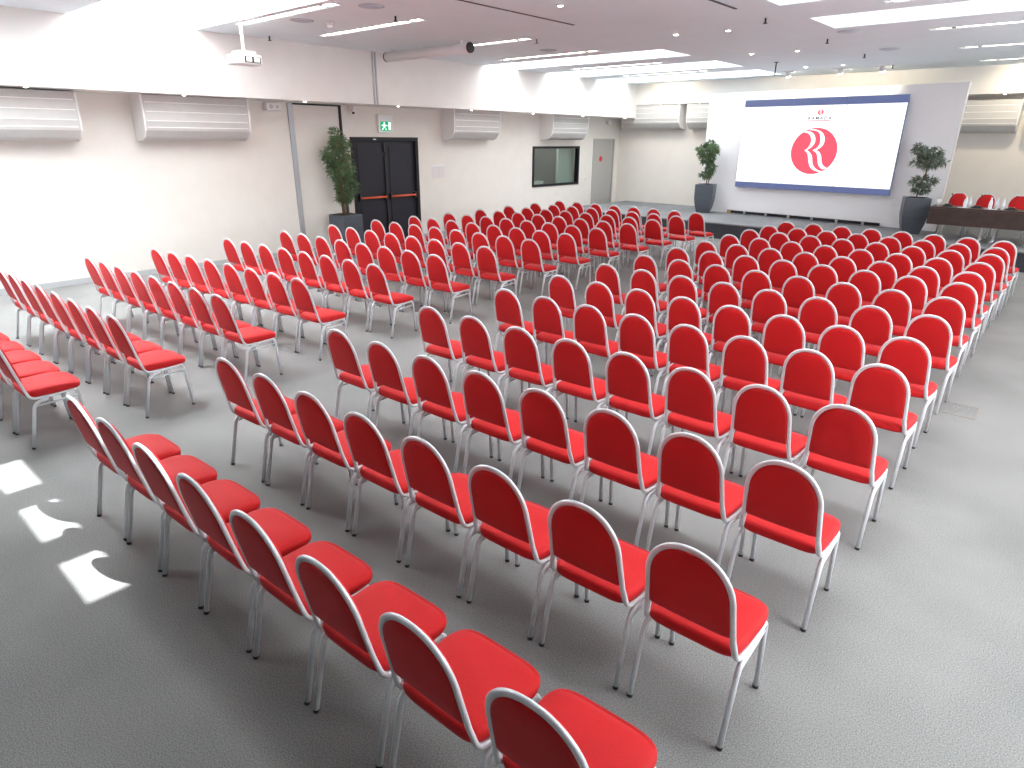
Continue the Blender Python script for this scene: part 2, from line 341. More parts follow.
# ------------------------------------------------------------------ chairs
def chair_parts():
    me = {}
    def mesh(key, bm, m, smooth=True):
        bmesh.ops.recalc_face_normals(bm, faces=bm.faces)
        x = bpy.data.meshes.new(key); bm.to_mesh(x); bm.free(); x.materials.append(m)
        if smooth:
            for p in x.polygons: p.use_smooth = True
        me[key] = x
    # hoop that leans back, then runs forward as the seat rails
    H = .8865; zb, yb = .410, .10
    def back(x, z):                      # point on the leaning plane of the backrest
        t = (H - z) / (H - zb)
        return Vector((x, .004 + yb * t ** 1.08, z))
    hw = .172; ar = .206
    half = []
    N = 14
    for k in range(N + 1):               # elliptical arch, from the top to the shoulder
        a = PI / 2 * k / N
        half.append(back(hw * math.sin(a) ** .92, H - ar * (1 - math.cos(a) ** .92)))
    for z in (.63, .57, .51): half.append(back(hw + .010 * (.68 - z) / .2, z))
    low = rounded([back(hw + .014, .48), Vector((.196, yb + .01, .397)), Vector((.204, .25, .390))], .05, 6)
    half += low
    half += [Vector((.206, .33, .396)), Vector((.206, .40, .400))]
    path = [Vector((-p.x, p.y, p.z)) for p in half[::-1]][:-1] + half
    bm = nb(); sweep(bm, path, .0105, .0150, 8, hint=Vector((0, 0, 1)))
    mesh('frame', bm, M['silver'])
    # backrest cushion inside the hoop
    out = []
    for k in range(N, -1, -1):
        a = PI / 2 * k / N
        x = (hw - .006) * math.sin(a) ** .92; z = H - .008 - (ar - .004) * (1 - math.cos(a) ** .92)
        if x < .045: z -= .013 * (1 - (x / .045) ** 2)
        out.append((x, z))
    lo_z = .522
    right = [(hw + .001, lo_z + .008), (hw - .000, lo_z + .05), (hw - .003, .63)] + out
    loop = [(hw - .012, lo_z), (.09, lo_z - .003), (0, lo_z - .004), (-.09, lo_z - .003), (-hw + .012, lo_z)]
    loop = loop + [(-x, z) for x, z in right[:-1]] + [(x, z) for x, z in right[::-1]]
    cz = .70; bm = nb(); rings = []
    for sc, off in ((.0, -.013), (.5, -.0145), (.9, -.0125), (.985, -.008), (1.0, 0), (.985, .012), (.93, .022), (.6, .031), (.0, .034)):
        if sc == 0:
            p = back(0, cz); rings.append([bm.verts.new((p.x, p.y + off, p.z + off * .3))]); continue
        r = []
        for x, z in loop:
            xx, zz = x * sc, cz + (z - cz) * sc; p = back(xx, zz)
            r.append(bm.verts.new((p.x, p.y + off, p.z + off * .3)))
        rings.append(r)
    n = len(loop)
    for a, b in zip(rings, rings[1:]):
        for k in range(n):
            if len(a) == 1: bm.faces.new((a[0], b[k], b[(k + 1) % n]))
            elif len(b) == 1: bm.faces.new((a[k], a[(k + 1) % n], b[0]))
            else: bm.faces.new((a[k], a[(k + 1) % n], b[(k + 1) % n], b[k]))
    mesh('backrest', bm, M['fabric'])
    # seat cushion
    prof = []
    def outline(n=44):
        pts = []
        for k in range(n):
            a = 2 * PI * k / n; c, s = math.cos(a), math.sin(a)
            e = .42 if s > 0 else .30
            x = .213 * math.copysign(abs(c) ** e, c); y = .195 * math.copysign(abs(s) ** e, s)
            if s > 0: y = .195 * math.copysign(abs(s) ** .45, s)
            wf = 1 + .05 * (y / .195) if y > 0 else 1 + .07 * (y / .195)
            pts.append((x * wf, y))
        return pts
    ol = outline(); bm = nb(); rings = []
    for sc, z in ((0, .402), (.93, .402), (.985, .409), (1.0, .425), (.995, .442), (.97, .455), (.9, .464), (.7, .472), (.35, .477), (0, .478)):
        if sc == 0: rings.append([bm.verts.new((0, .287, z))]); continue
        rr = []
        for x, y in ol:
            dz = -.022 * max(0, (y * sc) / .195) ** 3 if z > .447 else 0
            rr.append(bm.verts.new((x * sc, .287 + y * sc, z + dz)))
        rings.append(rr)
    n = len(ol)
    for a, b in zip(rings, rings[1:]):
        for k in range(n):
            if len(a) == 1: bm.faces.new((a[0], b[k], b[(k + 1) % n]))
            elif len(b) == 1: bm.faces.new((a[k], a[(k + 1) % n], b[0]))
            else: bm.faces.new((a[k], a[(k + 1) % n], b[(k + 1) % n], b[k]))
    mesh('seat', bm, M['fabric'])
    for s, sn in ((1, 'right'), (-1, 'left')):
        bm = nb(); pts = rounded([(s * .206, .045, .008), (s * .206, .126, .362), (s * .206, .225, .378)], .06, 6)
        sweep(bm, pts, .0130, .0135, 8); mesh('rear_leg_' + sn, bm, M['silver'])
        bm = nb(); pts = rounded([(s * .206, .453, .008), (s * .206, .428, .372), (s * .206, .40, .400)], .03, 5)
        sweep(bm, pts, .0120, .0130, 8); mesh('front_leg_' + sn, bm, M['silver'])
        bm = nb(); sweep(bm, [(s * .206, .118, .335), (s * .206, .430, .345)], .008, .008, 6); mesh('stretcher_' + sn, bm, M['silver'])
        for nm, y in (('rear', .0445), ('front', .4535)):
            bm = nb(); cyl(bm, (s * .206, y - .001, 0), (s * .206, y + (.002 if nm == 'rear' else 0), .014), .0142, n=8); mesh('cap_%s_%s' % (nm, sn), bm, M['black'])
    bm = nb(); sweep(bm, [(-.206, .425, .365), (.206, .425, .365)], .008, .008, 6); sweep(bm, [(-.206, .16, .375), (.206, .16, .375)], .008, .008, 6)
    mesh('cross_bar', bm, M['silver'])
    return me
CH = chair_parts()
def build_chair(label, group, loc, rz, sc=1.0, fine=True):
    """one chair copied part by part; the meshes are shared"""
    t = thing('banquet_chair', label, 'chair', loc, rz, group); t.scale = (sc, 1, 1)
    link('frame', CH['frame'], t); link('backrest', CH['backrest'], t); link('seat', CH['seat'], t)
    for s in ('left', 'right'):
        a = link('leg', CH['rear_leg_' + s], t); b = link('leg', CH['front_leg_' + s], t)
        if fine:
            link('rubber_foot', CH['cap_rear_' + s], a); link('rubber_foot', CH['cap_front_' + s], b)
        link('stretcher', CH['stretcher_' + s], t)
    link('cross_bar', CH['cross_bar'], t)
    return t
# rows: x = a t^2 + b t + c, y = d t^2 + e t + f with t = seat - 3.5
RB = [[0.0006, 0.4757, 1.4921, 0.0006, 0.0189, -0.7932],
      [0.0000, 0.4810, 1.4831, 0.0002, 0.0202, 0.1303],
      [-0.0021, 0.4900, 1.5036, -0.0002, 0.0196, 1.0560],
      [-0.0031, 0.4948, 1.5076, -0.0014, 0.0119, 2.0285],
      [-0.0020, 0.4898, 1.4871, -0.0016, 0.0026, 3.0058],
      [-0.0035, 0.4892, 1.4845, -0.0013, -0.0093, 3.8861],
      [-0.0039, 0.4910, 1.4837, -0.0003, -0.0140, 4.8021],
      [-0.0039, 0.4865, 1.4707, -0.0010, -0.0140, 5.7110],
      [-0.0016, 0.4820, 1.4453, -0.0049, -0.0082, 6.6412],
      [-0.0024, 0.4772, 1.4502, -0.0029, -0.0182, 7.4461],
      [-0.0040, 0.4823, 1.4556, 0.0009, -0.0295, 8.2849],
      [-0.0037, 0.4865, 1.4497, -0.0005, -0.0312, 9.1609],
      [-0.0023, 0.4780, 1.4410, -0.0047, -0.0301, 9.9849],
      [-0.0013, 0.4772, 1.4384, -0.0050, -0.0189, 10.8439]]
RA = [[-.0018, .4620, -3.6000, .0012, .0153, -.9450],
      [-0.0018, 0.4608, -3.5754, 0.0012, 0.0153, -0.1146],
      [0.0, 0.4500, -3.6748, 0.0006, 0.0207, 0.8257],
      [0.0002, 0.4480, -3.7943, -0.0005, 0.0351, 1.7202],
      [0.0014, 0.4622, -3.9441, -0.0011, 0.0312, 2.8086],
      [0.0015, 0.4880, -4.0094, -0.0004, 0.0225, 3.7828],
      [0.0002, 0.5024, -4.0469, -0.0000, 0.0180, 4.7443],
      [0.0020, 0.5135, -4.0996, -0.0020, 0.0161, 5.7407],
      [0.0014, 0.5119, -4.0780, -0.0014, 0.0172, 6.6254],
      [0.0044, 0.4995, -4.0935, -0.0047, 0.0233, 7.5565],
      [0.0034, 0.5157, -4.0885, -0.0057, 0.0114, 8.5113],
      [0.0029, 0.5225, -4.1037, -0.0060, 0.0017, 9.4442],
      [0.0001, 0.5315, -4.0715, -0.0042, -0.0111, 10.3534],
      [-0.0024, 0.5327, -4.0362, -0.0015, -0.0238, 11.2152]]
ORD = ['first', 'second', 'third', 'fourth', 'fifth', 'sixth', 'seventh', 'eighth', 'ninth', 'tenth', 'eleventh', 'twelfth', 'thirteenth', 'farthest']
for side, rows in (('left', RA), ('right', RB)):
    for r, (a, b, c, d2, e, f) in enumerate(rows):
        for i in range(8):
            if side == 'left' and r == 0 and i < 3: continue      # wholly outside the frame
            t = i - 3.5
            x, y = a * t * t + b * t + c - .008, d2 * t * t + e * t + f
            rz = math.atan2(e + d2 * t, b)
            k = 8 - i if side == 'left' else i + 1
            sc = 1.0
            if side == 'left': sc = 1.05 if r > 4 else .98
            rowname = 'farthest row' if r == 13 else ('nearest row' if r == 0 else '%s nearest row' % ORD[r])
            build_chair('red chair with silver frame, %s from middle aisle, %s, %s seating block' % (ORD[k - 1], rowname, side),
                        'red chairs in the %s seating block' % side, (x, y, 0), rz + random.uniform(-.012, .012), sc, fine=r < 6)

# ------------------------------------------------------------------ stage, backdrop, video wall
ZS = .385
bm = nb(); fr = [(-7.9, 14.6), (-6.9, 13.95), (4.98, 13.72), (4.98, 17.55), (-7.9, 17.55)]
vb = [bm.verts.new((x, y, ZS - .03)) for x, y in fr]; vt = [bm.verts.new((x, y, ZS)) for x, y in fr]
bm.faces.new(vt); bm.faces.new(vb[::-1])
for k in range(5): bm.faces.new((vb[k], vb[(k + 1) % 5], vt[(k + 1) % 5], vt[k]))
stage = thing('stage_platform', 'low grey carpeted stage with dark fascia below the video wall', 'stage', (0, 0, 0))
obj('stage_deck', bm, M['stagetop'], stage)
bm = nb(); g = [(-7.86, 14.63), (-6.88, 13.98), (4.96, 13.75), (4.96, 17.5), (-7.86, 17.5)]
vb = [bm.verts.new((x, y, 0)) for x, y in g]; vt = [bm.verts.new((x, y, ZS - .03)) for x, y in g]
bm.faces.new(vt); bm.faces.new(vb[::-1])
for k in range(5): bm.faces.new((vb[k], vb[(k + 1) % 5], vt[(k + 1) % 5], vt[k]))
obj('stage_fascia', bm, M['stagefront'], stage)
# backdrop panel: local x runs along it
PA = math.atan2(-.55, 5.9)
def P0(u, off, z): return Vector((-4.75 + math.cos(PA) * u - math.sin(PA) * -off, 16.6 + math.sin(PA) * u - math.cos(PA) * off, z))
bd = thing('backdrop_panel', 'large free-standing white backdrop wall on the stage carrying the screen', 'backdrop', (-4.75, 16.6, ZS), PA)
obj('backdrop_board', boxbm(0.02, 6.14, -.12, 0, 0, 3.12), M['panel'], bd, bevel=.004)
obj('backdrop_edge', boxbm(6.14, 6.155, -.122, 0, 0, 3.12), M['white'], bd)
obj('backdrop_edge', boxbm(0.005, .02, -.122, 0, 0, 3.12), M['white'], bd)
# low black truss bar along the foot of the backdrop
tr = thing('foot_rail', 'long low black rail with wooden end lying at the foot of backdrop', 'rail', P0(1.0, .20, ZS), PA)
bm = nb(); box(bm, .12, 4.0, -.03, .03, .02, .085); obj('rail_bar', bm, M['blackmetal'], tr)
bm = nb(); box(bm, 0, .12, -.04, .04, 0, .09); obj('end_block', bm, mat('raw_wood', (.35, .24, .14), .7, noise=.2), tr)
for k in range(6): obj('rail_clamp', boxbm(.5 + k * .62, .56 + k * .62, -.05, .05, 0, .095), M['alum'], tr)
vw = thing('video_wall', 'large lit video wall of nine displays showing a round red logo', 'video wall', P0(1.158, .121, 1.112), PA)
W, Hh = 3.93, 2.19
obj('mount', boxbm(.3, W - .3, -.06, 0, .2, Hh - .2), M['blackmetal'], vw)
for i in range(3):
    for j in range(3):
        x0, x1 = W * i / 3, W * (i + 1) / 3; z0, z1 = Hh * j / 3, Hh * (j + 1) / 3
        dp = obj('display', boxbm(x0 + .002, x1 - .002, -.14, -.06, z0 + .002, z1 - .002), M['bezel'], vw)
        bm = nb(); y = -.1415
        zz0, zz1 = z0 + .004, z1 - .004
        if j == 0: box(bm, x0 + .004, x1 - .004, y, -.1395, zz0, .145, 1); zz0 = .145
        if j == 2: box(bm, x0 + .004, x1 - .004, y, -.1395, Hh - .175, zz1, 1); zz1 = Hh - .175
        box(bm, x0 + .004, x1 - .004, y, -.1395, zz0, zz1, 0)
        obj('screen_image', bm, [M['scrwhite'], M['scrblue']], dp)
for i in (1, 2):
    obj('display_seam', boxbm(W * i / 3 - .009, W * i / 3 + .009, -.1428, -.1400, .145, Hh - .175), M['scrseam'], vw)
    obj('display_seam', boxbm(0, W, -.1428, -.1400, Hh * i / 3 - .007, Hh * i / 3 + .007), M['scrseam'], vw)
def flat(bm, pts, y, th=.001):
    a = [bm.verts.new((x, y, z)) for x, z in pts]; b = [bm.verts.new((x, y - th, z)) for x, z in pts]
    bm.faces.new(b); n = len(pts)
    for k in range(n): bm.faces.new((a[k], a[(k + 1) % n], b[(k + 1) % n], b[k]))
# logo, in coordinates of the wall (u - 1.158, z - 1.112)
def sh(l, fu=1.0): return [(u - 1.158, z - 1.112) for u, z in l]
cu, cz2 = 3.163 - 1.158, 2.068 - 1.112
bm = nb(); flat(bm, [(cu + .572 * math.cos(2 * PI * k / 64), cz2 + .545 * math.sin(2 * PI * k / 64)) for k in range(64)], -.1430)
obj('logo_disc', bm, M['scrred'], vw)
def smooth_curve(pts, n=5):
    out = []
    L = len(pts)
    for i in range(L - 1):
        p0 = pts[max(i - 1, 0)]; p1 = pts[i]; p2 = pts[i + 1]; p3 = pts[min(i + 2, L - 1)]
        for j in range(n):
            t = j / n
            out.append(tuple(.5 * ((2 * p1[k]) + (-p0[k] + p2[k]) * t + (2 * p0[k] - 5 * p1[k] + 4 * p2[k] - p3[k]) * t * t + (-p0[k] + 3 * p1[k] - 3 * p2[k] + p3[k]) * t ** 3) for k in (0, 1)))
    out.append(pts[-1]); return out
def ribbon(ou, inn, y=-.1442):
    bm = nb(); o2 = smooth_curve(sh(ou)); i2 = smooth_curve(sh(inn)); n = min(len(o2), len(i2))
    def res(l, n):
        L = [0]
        for a, b in zip(l, l[1:]): L.append(L[-1] + math.dist(a, b))
        r = []; j = 0
        for k in range(n):
            s = L[-1] * k / (n - 1)
            while j < len(L) - 2 and L[j + 1] < s: j += 1
            f = (s - L[j]) / max(1e-9, L[j + 1] - L[j]); r.append((l[j][0] + (l[j + 1][0] - l[j][0]) * f, l[j][1] + (l[j + 1][1] - l[j][1]) * f))
        return r
    a = res(o2, 40); b = res(i2, 40)
    va = [bm.verts.new((x, y, z)) for x, z in a]; vb_ = [bm.verts.new((x, y, z)) for x, z in b]
    for k in range(39): bm.faces.new((va[k], va[k + 1], vb_[k + 1], vb_[k]))
    return bm
up1o = [(2.84, 2.528), (2.963, 2.540), (3.091, 2.480), (3.160, 2.365), (3.152, 2.243), (3.075, 2.143), (2.99, 2.095)]
up1i = [(2.85, 2.505), (2.932, 2.495), (3.012, 2.438), (3.058, 2.340), (3.054, 2.242), (3.006, 2.143), (2.925, 2.086)]
lo1o = [(2.99, 2.095), (3.075, 2.040), (3.145, 1.947), (3.184, 1.798), (3.241, 1.700), (3.345, 1.629), (3.46, 1.600)]
lo1i = [(2.925, 2.086), (3.010, 2.019), (3.050, 1.920), (3.087, 1.796), (3.136, 1.697), (3.227, 1.625), (3.364, 1.582)]
up2o = [(2.955, 2.570), (3.087, 2.578), (3.220, 2.552), (3.325, 2.486), (3.388, 2.366), (3.380, 2.233), (3.300, 2.138), (3.228, 2.094)]
up2i = [(2.99, 2.560), (3.131, 2.545), (3.231, 2.490), (3.283, 2.365), (3.284, 2.244), (3.227, 2.146), (3.133, 2.088)]
lo2o = [(3.228, 2.094), (3.312, 2.049), (3.374, 1.952), (3.404, 1.829), (3.455, 1.744), (3.560, 1.680)]
lo2i = [(3.133, 2.088), (3.234, 2.030), (3.284, 1.925), (3.314, 1.802), (3.370, 1.704), (3.456, 1.645)]
for a, b in ((up1o, up1i), (lo1o, lo1i), (up2o, up2i), (lo2o, lo2i)): obj('logo_ribbon', ribbon(a, b), M['scrwhite'], vw)
mc = (3.183 - 1.158, 2.968 - 1.112)
bm = nb(); flat(bm, [(mc[0] + .072 * math.cos(2 * PI * k / 32), mc[1] + .064 * math.sin(2 * PI * k / 32)) for k in range(32)], -.1430); obj('small_logo_disc', bm, M['scrred'], vw)
for sh_ in (0, .034):
    o_ = [((u - 3.16) * .125 + 3.178 + sh_ * 0, (z - 2.07) * .118 + 2.968) for u, z in (up1o + lo1o[1:] if sh_ == 0 else up2o + lo2o[1:])]
    i_ = [((u - 3.16) * .125 + 3.178, (z - 2.07) * .118 + 2.968) for u, z in (up1i + lo1i[1:] if sh_ == 0 else up2i + lo2i[1:])]
    obj('small_logo_ribbon', ribbon(o_, i_), M['scrwhite'], vw)
def text_part(body, u0, u1, z, h, m, name='lettering', y=-.1435):
    c = bpy.data.curves.new(name, 'FONT'); c.body = body; c.size = 1; c.align_x = 'CENTER'; c.space_character = 1.45; c.extrude = 0; c.offset = .022; c.resolution_u = 3
    t = bpy.data.objects.new(name, c); S.collection.objects.link(t); bpy.context.view_layer.update()
    me = bpy.data.meshes.new_from_object(t.evaluated_get(bpy.context.evaluated_depsgraph_get())); bpy.data.objects.remove(t)
    xs = [v.co.x for v in me.vertices]; zs = [v.co.y for v in me.vertices]
    sx = (u1 - u0) / (max(xs) - min(xs)); sz = h / (max(zs) - min(zs))
    for v in me.vertices:
        v.co = Vector((u0 + (v.co.x - min(xs)) * sx, y, z + (v.co.y - min(zs)) * sz))
    me.materials.clear(); me.materials.append(m)
    return link(name, me, vw)
text_part('RAMADA', 2.900 - 1.158, 3.468 - 1.158, 2.800 - 1.112, .072, M['scrgrey'])
obj('logo_underline', boxbm(2.905 - 1.158, 3.435 - 1.158, -.1436, -.142, 2.763 - 1.112, 2.782 - 1.112), M['scrred'], vw)

# ------------------------------------------------------------------ plants
def leaf(bm, p, dirn, L, wd):
    d = dirn.normalized(); s = d.cross(Vector((0, 0, 1)))
    if s.length < .1: s = Vector((1, 0, 0))
    s.normalize(); n = s.cross(d)
    a = bm.verts.new(p); b = bm.verts.new(p + d * L * .4 + s * wd + n * .01); c = bm.verts.new(p + d * L * .4 - s * wd + n * .01)
    e = bm.verts.new(p + d * L - Vector((0, 0, L * .18)))
    bm.faces.new((a, b, e)); bm.faces.new((a, e, c))
def rdir(zb=0.0):
    while True:
        v = Vector((random.uniform(-1, 1), random.uniform(-1, 1), random.uniform(-1, 1)))
        if .1 < v.length < 1: v.normalize(); v.z += zb; return v
def crown(bm, c, r, n, L, wd):
    for _ in range(n):
        d = rdir(.2); rad = random.uniform(.25, 1) ** .6
        p = Vector(c) + Vector((d.x * r[0], d.y * r[1], d.z * r[2])) * rad * .85
        for _ in range(5):
            leaf(bm, p, d * .6 + rdir(-.15) * .8, L * random.uniform(.7, 1.2), wd)
# bamboo at the double door
pl = thing('potted_bamboo', 'tall bamboo-like plant in square dark planter beside the double door', 'plant', (-7.93, 6.42, 0), .08)
bm = nb(); box(bm, -.25, .25, -.25, .25, 0, .78); obj('planter', bm, M['pot'], pl, bevel=.01)
obj('soil', boxbm(-.235, .235, -.235, .235, .775, .785), M['soil'], pl)
st = nb(); fo = nb()
stems = []
for k in range(7):
    a = random.uniform(0, 2 * PI); r = random.uniform(.02, .08)
    p = [(r * math.cos(a), r * math.sin(a), .78), (r * 1.5 * math.cos(a), r * 1.5 * math.sin(a), 1.3), (r * 2.4 * math.cos(a) , r * 2.4 * math.sin(a), 1.75 + .08 * k)]
    sweep(st, p, .009, .009, 6)
for c, r, n in (((.03, .03, 1.12), (.2, .2, .15), 55), ((.0, .08, 1.32), (.27, .28, .2), 110), ((.02, -.02, 1.62), (.3, .34, .24), 160), ((-.02, -.1, 1.92), (.3, .34, .22), 140), ((0, 0, 2.15), (.2, .24, .18), 70), ((-.05, -.05, 2.36), (.1, .1, .18), 24)):
    crown(fo, c, r, n, .12, .011)
obj('stem', st, M['bark'], pl, True); obj('foliage', fo, M['leaf'], pl)
def tapered_pot(parent, wt, wm, wbt, h, rz):
    bm = nb(); prof = [(wbt, 0), (wbt + (wm - wbt) * .62, h * .25), (wm, h * .5), (wm + (wt - wm) * .8, h * .75), (wt, h)]
    R = []
    for wd, z in prof:
        a = wd / 2; R.append([bm.verts.new(Matrix.Rotation(rz, 3, 'Z') @ Vector((x, y, z))) for x, y in ((-a, -a), (a, -a), (a, a), (-a, a))])
    for p, q in zip(R, R[1:]):
        for k in range(4): bm.faces.new((p[k], p[(k + 1) % 4], q[(k + 1) % 4], q[k]))
    bm.faces.new(R[0][::-1]); bm.faces.new(R[-1])
    obj('planter', bm, M['pot'], parent, bevel=.008)
def tree_plant(loc, label, blobs, rz, trunk, m, L=.11):
    p = thing('potted_tree', label, 'plant', loc, 0, 'small trees in tapered pots on the stage')
    tapered_pot(p, .50, .49, .33, .77, rz)
    st = nb(); fo = nb()
    obj('soil', boxbm(-.17, .17, -.17, .17, .765, .778), M['soil'], p)
    for t in trunk: sweep(st, t, .016, .016, 6)
    for c, r, n in blobs: crown(fo, c, r, n, L, .013)
    obj('trunk', st, M['bark'], p, True); obj('foliage', fo, m, p)
tree_plant((-4.34, 15.95, ZS), 'leafy small tree in tapered dark pot, left of the white backdrop',
           [((-.02, 0, 1.02), (.2, .2, .11), 55), ((.08, 0, 1.2), (.15, .15, .12), 40), ((-.04, 0, 1.42), (.28, .24, .12), 80), ((-.05, 0, 1.64), (.38, .34, .18), 150), ((.0, 0, 1.82), (.18, .18, .09), 30)],
           .25, [[(0, 0, .77), (.03, 0, 1.1), (-.02, 0, 1.4), (.02, 0, 1.65)], [(.04, .03, .77), (.1, 0, 1.2)]], M['leaf'])
tree_plant((1.0, 15.2, ZS), 'two-tiered airy tree in tapered dark pot beside the conference table',
           [((.03, 0, .92), (.17, .17, .08), 34), ((.06, 0, 1.1), (.3, .28, .10), 70), ((.08, 0, 1.5), (.38, .34, .14), 110), ((.02, 0, 1.68), (.32, .3, .13), 80), ((-.18, 0, 1.78), (.1, .1, .1), 16)],
           .32, [[(-.02, 0, .77), (.0, 0, 1.0), (.06, 0, 1.25), (.08, 0, 1.5)]], M['leafpale'])

# ------------------------------------------------------------------ conference table on the stage
TY = 14.45; TZ = 1.045
tb = thing('conference_table', 'long dark wooden conference table with front panel on the stage', 'table', (1.4, TY, ZS), -.012)
h = TZ - ZS
obj('tabletop', boxbm(0, 3.0, 0, .6, h - .03, h), M['wood'], tb, bevel=.003)
obj('front_panel', boxbm(0.0, 3.0, -.02, 0, h - .35, h - .03), M['wood'], tb, bevel=.003)
for x in (.25, .95, 1.18, 1.75, 2.05, 2.75):
    bm = nb(); cyl(bm, (x, .3, .03), (x, .3, h - .03), .025, n=10); box(bm, x - .03, x + .03, .02, .58, 0, .035)
    obj('leg', bm, M['chrome'], tb)
for k, (x, nm) in enumerate(((1.70, 'left end of'), (2.21, 'middle of'), (2.78, 'right end of'))):
    build_chair('red chair standing behind the %s the visible conference table' % nm, 'red chairs behind the conference table', (x, 15.75, ZS), PI + (.06, -.05, .02)[k], 1.0, False)
for k, (x, nm) in enumerate(((1.68, 'leftmost'), (2.19, 'middle'), (2.76, 'rightmost'))):
    m = thing('microphone', 'small black gooseneck microphone on conference table, %s of three' % nm, 'microphone', (x, TY + .22, TZ), .2, 'gooseneck microphones on the conference table')
    bm = nb(); box(bm, -.09, .09, -.06, .06, 0, .03); box(bm, -.06, .06, -.04, .05, .03, .055); obj('microphone_base', bm, M['black'], m, bevel=.008)
    bm = nb(); sweep(bm, [(.02, 0, .05), (.03, 0, .13), (.05, .02, .21), (.04, -.03, .25)], .004, .004, 6); g_ = obj('gooseneck', bm, M['black'], m, True)
    bm = nb(); cyl(bm, (.04, -.03, .245), (.02, -.06, .265), .011, n=8); obj('microphone_head', bm, M['black'], g_)
def bottle(x, y, label):
    b_ = thing('water_bottle', label, 'bottle', (x, y, TZ), 0, 'water bottles on the conference table')
    obj('bottle_body', lathe(nb(), [(.03, 0), (.034, .01), (.034, .12), (.03, .14), (.013, .185), (.013, .2)], n=14), M['water'], b_, True)
    obj('bottle_cap', lathe(nb(), [(.015, .2), (.015, .218)], n=12), M['white'], b_)
    obj('bottle_label', lathe(nb(), [(.035, .05), (.035, .1)], n=14), M['paper'], b_, True)
for x, y, l in ((1.97, .28, 'clear water bottle between the left and middle table microphones, farther left'), (2.04, .34, 'clear water bottle between the left and middle microphones, farther right'),
                (2.40, .28, 'clear water bottle right of middle table microphone, nearer to it'), (2.50, .34, 'clear water bottle right of middle microphone, second from it'), (2.61, .24, 'clear water bottle just left of the rightmost table microphone')):
    bottle(x, TY + y, l)
gl = thing('paper_cup', 'white paper cup at the left end of the conference table', 'cup', (1.5, TY + .3, TZ))
obj('cup_wall', lathe(nb(), [(.032, 0), (.045, .12)], n=16), M['white'], gl, True)
obj('cup_rim', lathe(nb(), [(.047, .12), (.047, .127)], n=16), M['white'], gl, True)
for x, y, nm in ((1.86, .12, 'left'), (2.33, .12, 'right')):
    tag(obj('paper_sheet', boxbm(x, x + .2, TY + y, TY + y + .14, TZ, TZ + .003), M['paper']), 'white paper sheet on the conference table, %s of two' % nm, 'paper', 'paper sheets on the conference table')

# ------------------------------------------------------------------ air conditioners
def ac_unit(length, loc, rz, label):
    """long wall unit: local x along the wall, front towards -y; rounded lower front with light grooves"""
    t = thing('air_conditioner', label, 'air conditioner', loc, rz, 'long grey air units under the ceiling beams')
    pr = [(0, 0), (-.20, 0), (-.34, .05), (-.43, .16), (-.46, .30), (-.46, .70), (0, .70)]
    sm = []
    bm = nb(); A = [bm.verts.new((0, y, z)) for y, z in pr]; B = [bm.verts.new((length, y, z)) for y, z in pr]
    bm.faces.new(A); bm.faces.new(B[::-1])
    for k in range(len(pr)): bm.faces.new((A[k], A[(k + 1) % len(pr)], B[(k + 1) % len(pr)], B[k]))
    obj('housing', bm, M['acgrey'], t, bevel=.012)
    for y, z in ((-.462, .58), (-.462, .44), (-.462, .30), (-.445, .20)):
        obj('groove', boxbm(.04, length - .04, y - .004, y + .01, z, z + .014), M['acslot'], t)
    for x in (0, length):
        bm = nb(); pr2 = [(y * 1.015, z * 1.01 - .004) for y, z in pr]
        A = [bm.verts.new((x - .012, y, z)) for y, z in pr2]; B = [bm.verts.new((x + .012, y, z)) for y, z in pr2]
        bm.faces.new(A); bm.faces.new(B[::-1])
        for k in range(len(pr2)): bm.faces.new((A[k], A[(k + 1) % len(pr2)], B[(k + 1) % len(pr2)], B[k]))
        obj('end_cap', bm, M['acslot'], t)
# wall units: rotating by +90 degrees puts the front (-y) towards +x
for y0, L, l in ((-.2, 2.0, 'wide grey air unit on left wall, nearest, at picture edge'), (2.72, 1.8, 'wide grey air unit on left wall before the vertical wall track'),
                 (9.65, 1.6, 'grey air unit on left wall just right of the double door'), (13.45, 1.7, 'grey air unit on left wall above the booth window')):
    ac_unit(L, (XL + .001, y0, 2.22 + .005 * max(0, y0)), PI / 2, l)
for x0, L, l in ((-8.0, 2.0, 'grey air unit on stage wall in the left corner'), (-5.75, 2.2, 'grey air unit on stage wall partly hidden behind the white backdrop'), (0.7, 1.55, 'grey air unit on stage wall above the conference table'), (2.45, 1.9, 'grey air unit on stage wall at the right picture edge')):
    ac_unit(L, (x0, YB - .001, 2.62 if x0 < 0 else 2.5), 0, l)

# ------------------------------------------------------------------ ceiling lamps
def linear_lamp(x0, x1, y, label):
    t = thing('linear_lamp', label, 'ceiling lamp', ((x0 + x1) / 2, y, ZC), 0, 'recessed linear ceiling lamps')
    a = (x1 - x0) / 2
    bm = nb(); box(bm, -a, a, -.08, -.065, .005, .12); box(bm, -a, a, .065, .08, .005, .12); box(bm, -a, a, -.065, .065, .1, .12); box(bm, -a, -a + .01, -.065, .065, .005, .1); box(bm, a - .01, a, -.065, .065, .005, .1)
    obj('lamp_housing', bm, M['alum'], t)
    obj('lamp_tube', boxbm(-a + .33, a - .33, -.062, .062, .012, .05), M['tube'], t)
    for s in (-1, 1):
        obj('end_spot', boxbm(s * (a - .17) - .09, s * (a - .17) + .09, -.062, .062, .012, .05), M['tube'], t)
        obj('spot_divider', boxbm(s * (a - .3) - .03, s * (a - .3) + .03, -.065, .065, .008, .05), M['blackmetal'], t)
LN = ['nearest', 'second nearest', 'third nearest, behind the rolled projection screen', 'fourth nearest', 'second farthest', 'farthest']
for y, n in zip(LT, LN): linear_lamp(-6.5, -3.95, y, 'linear recessed lamp, left ceiling side, ' + n)
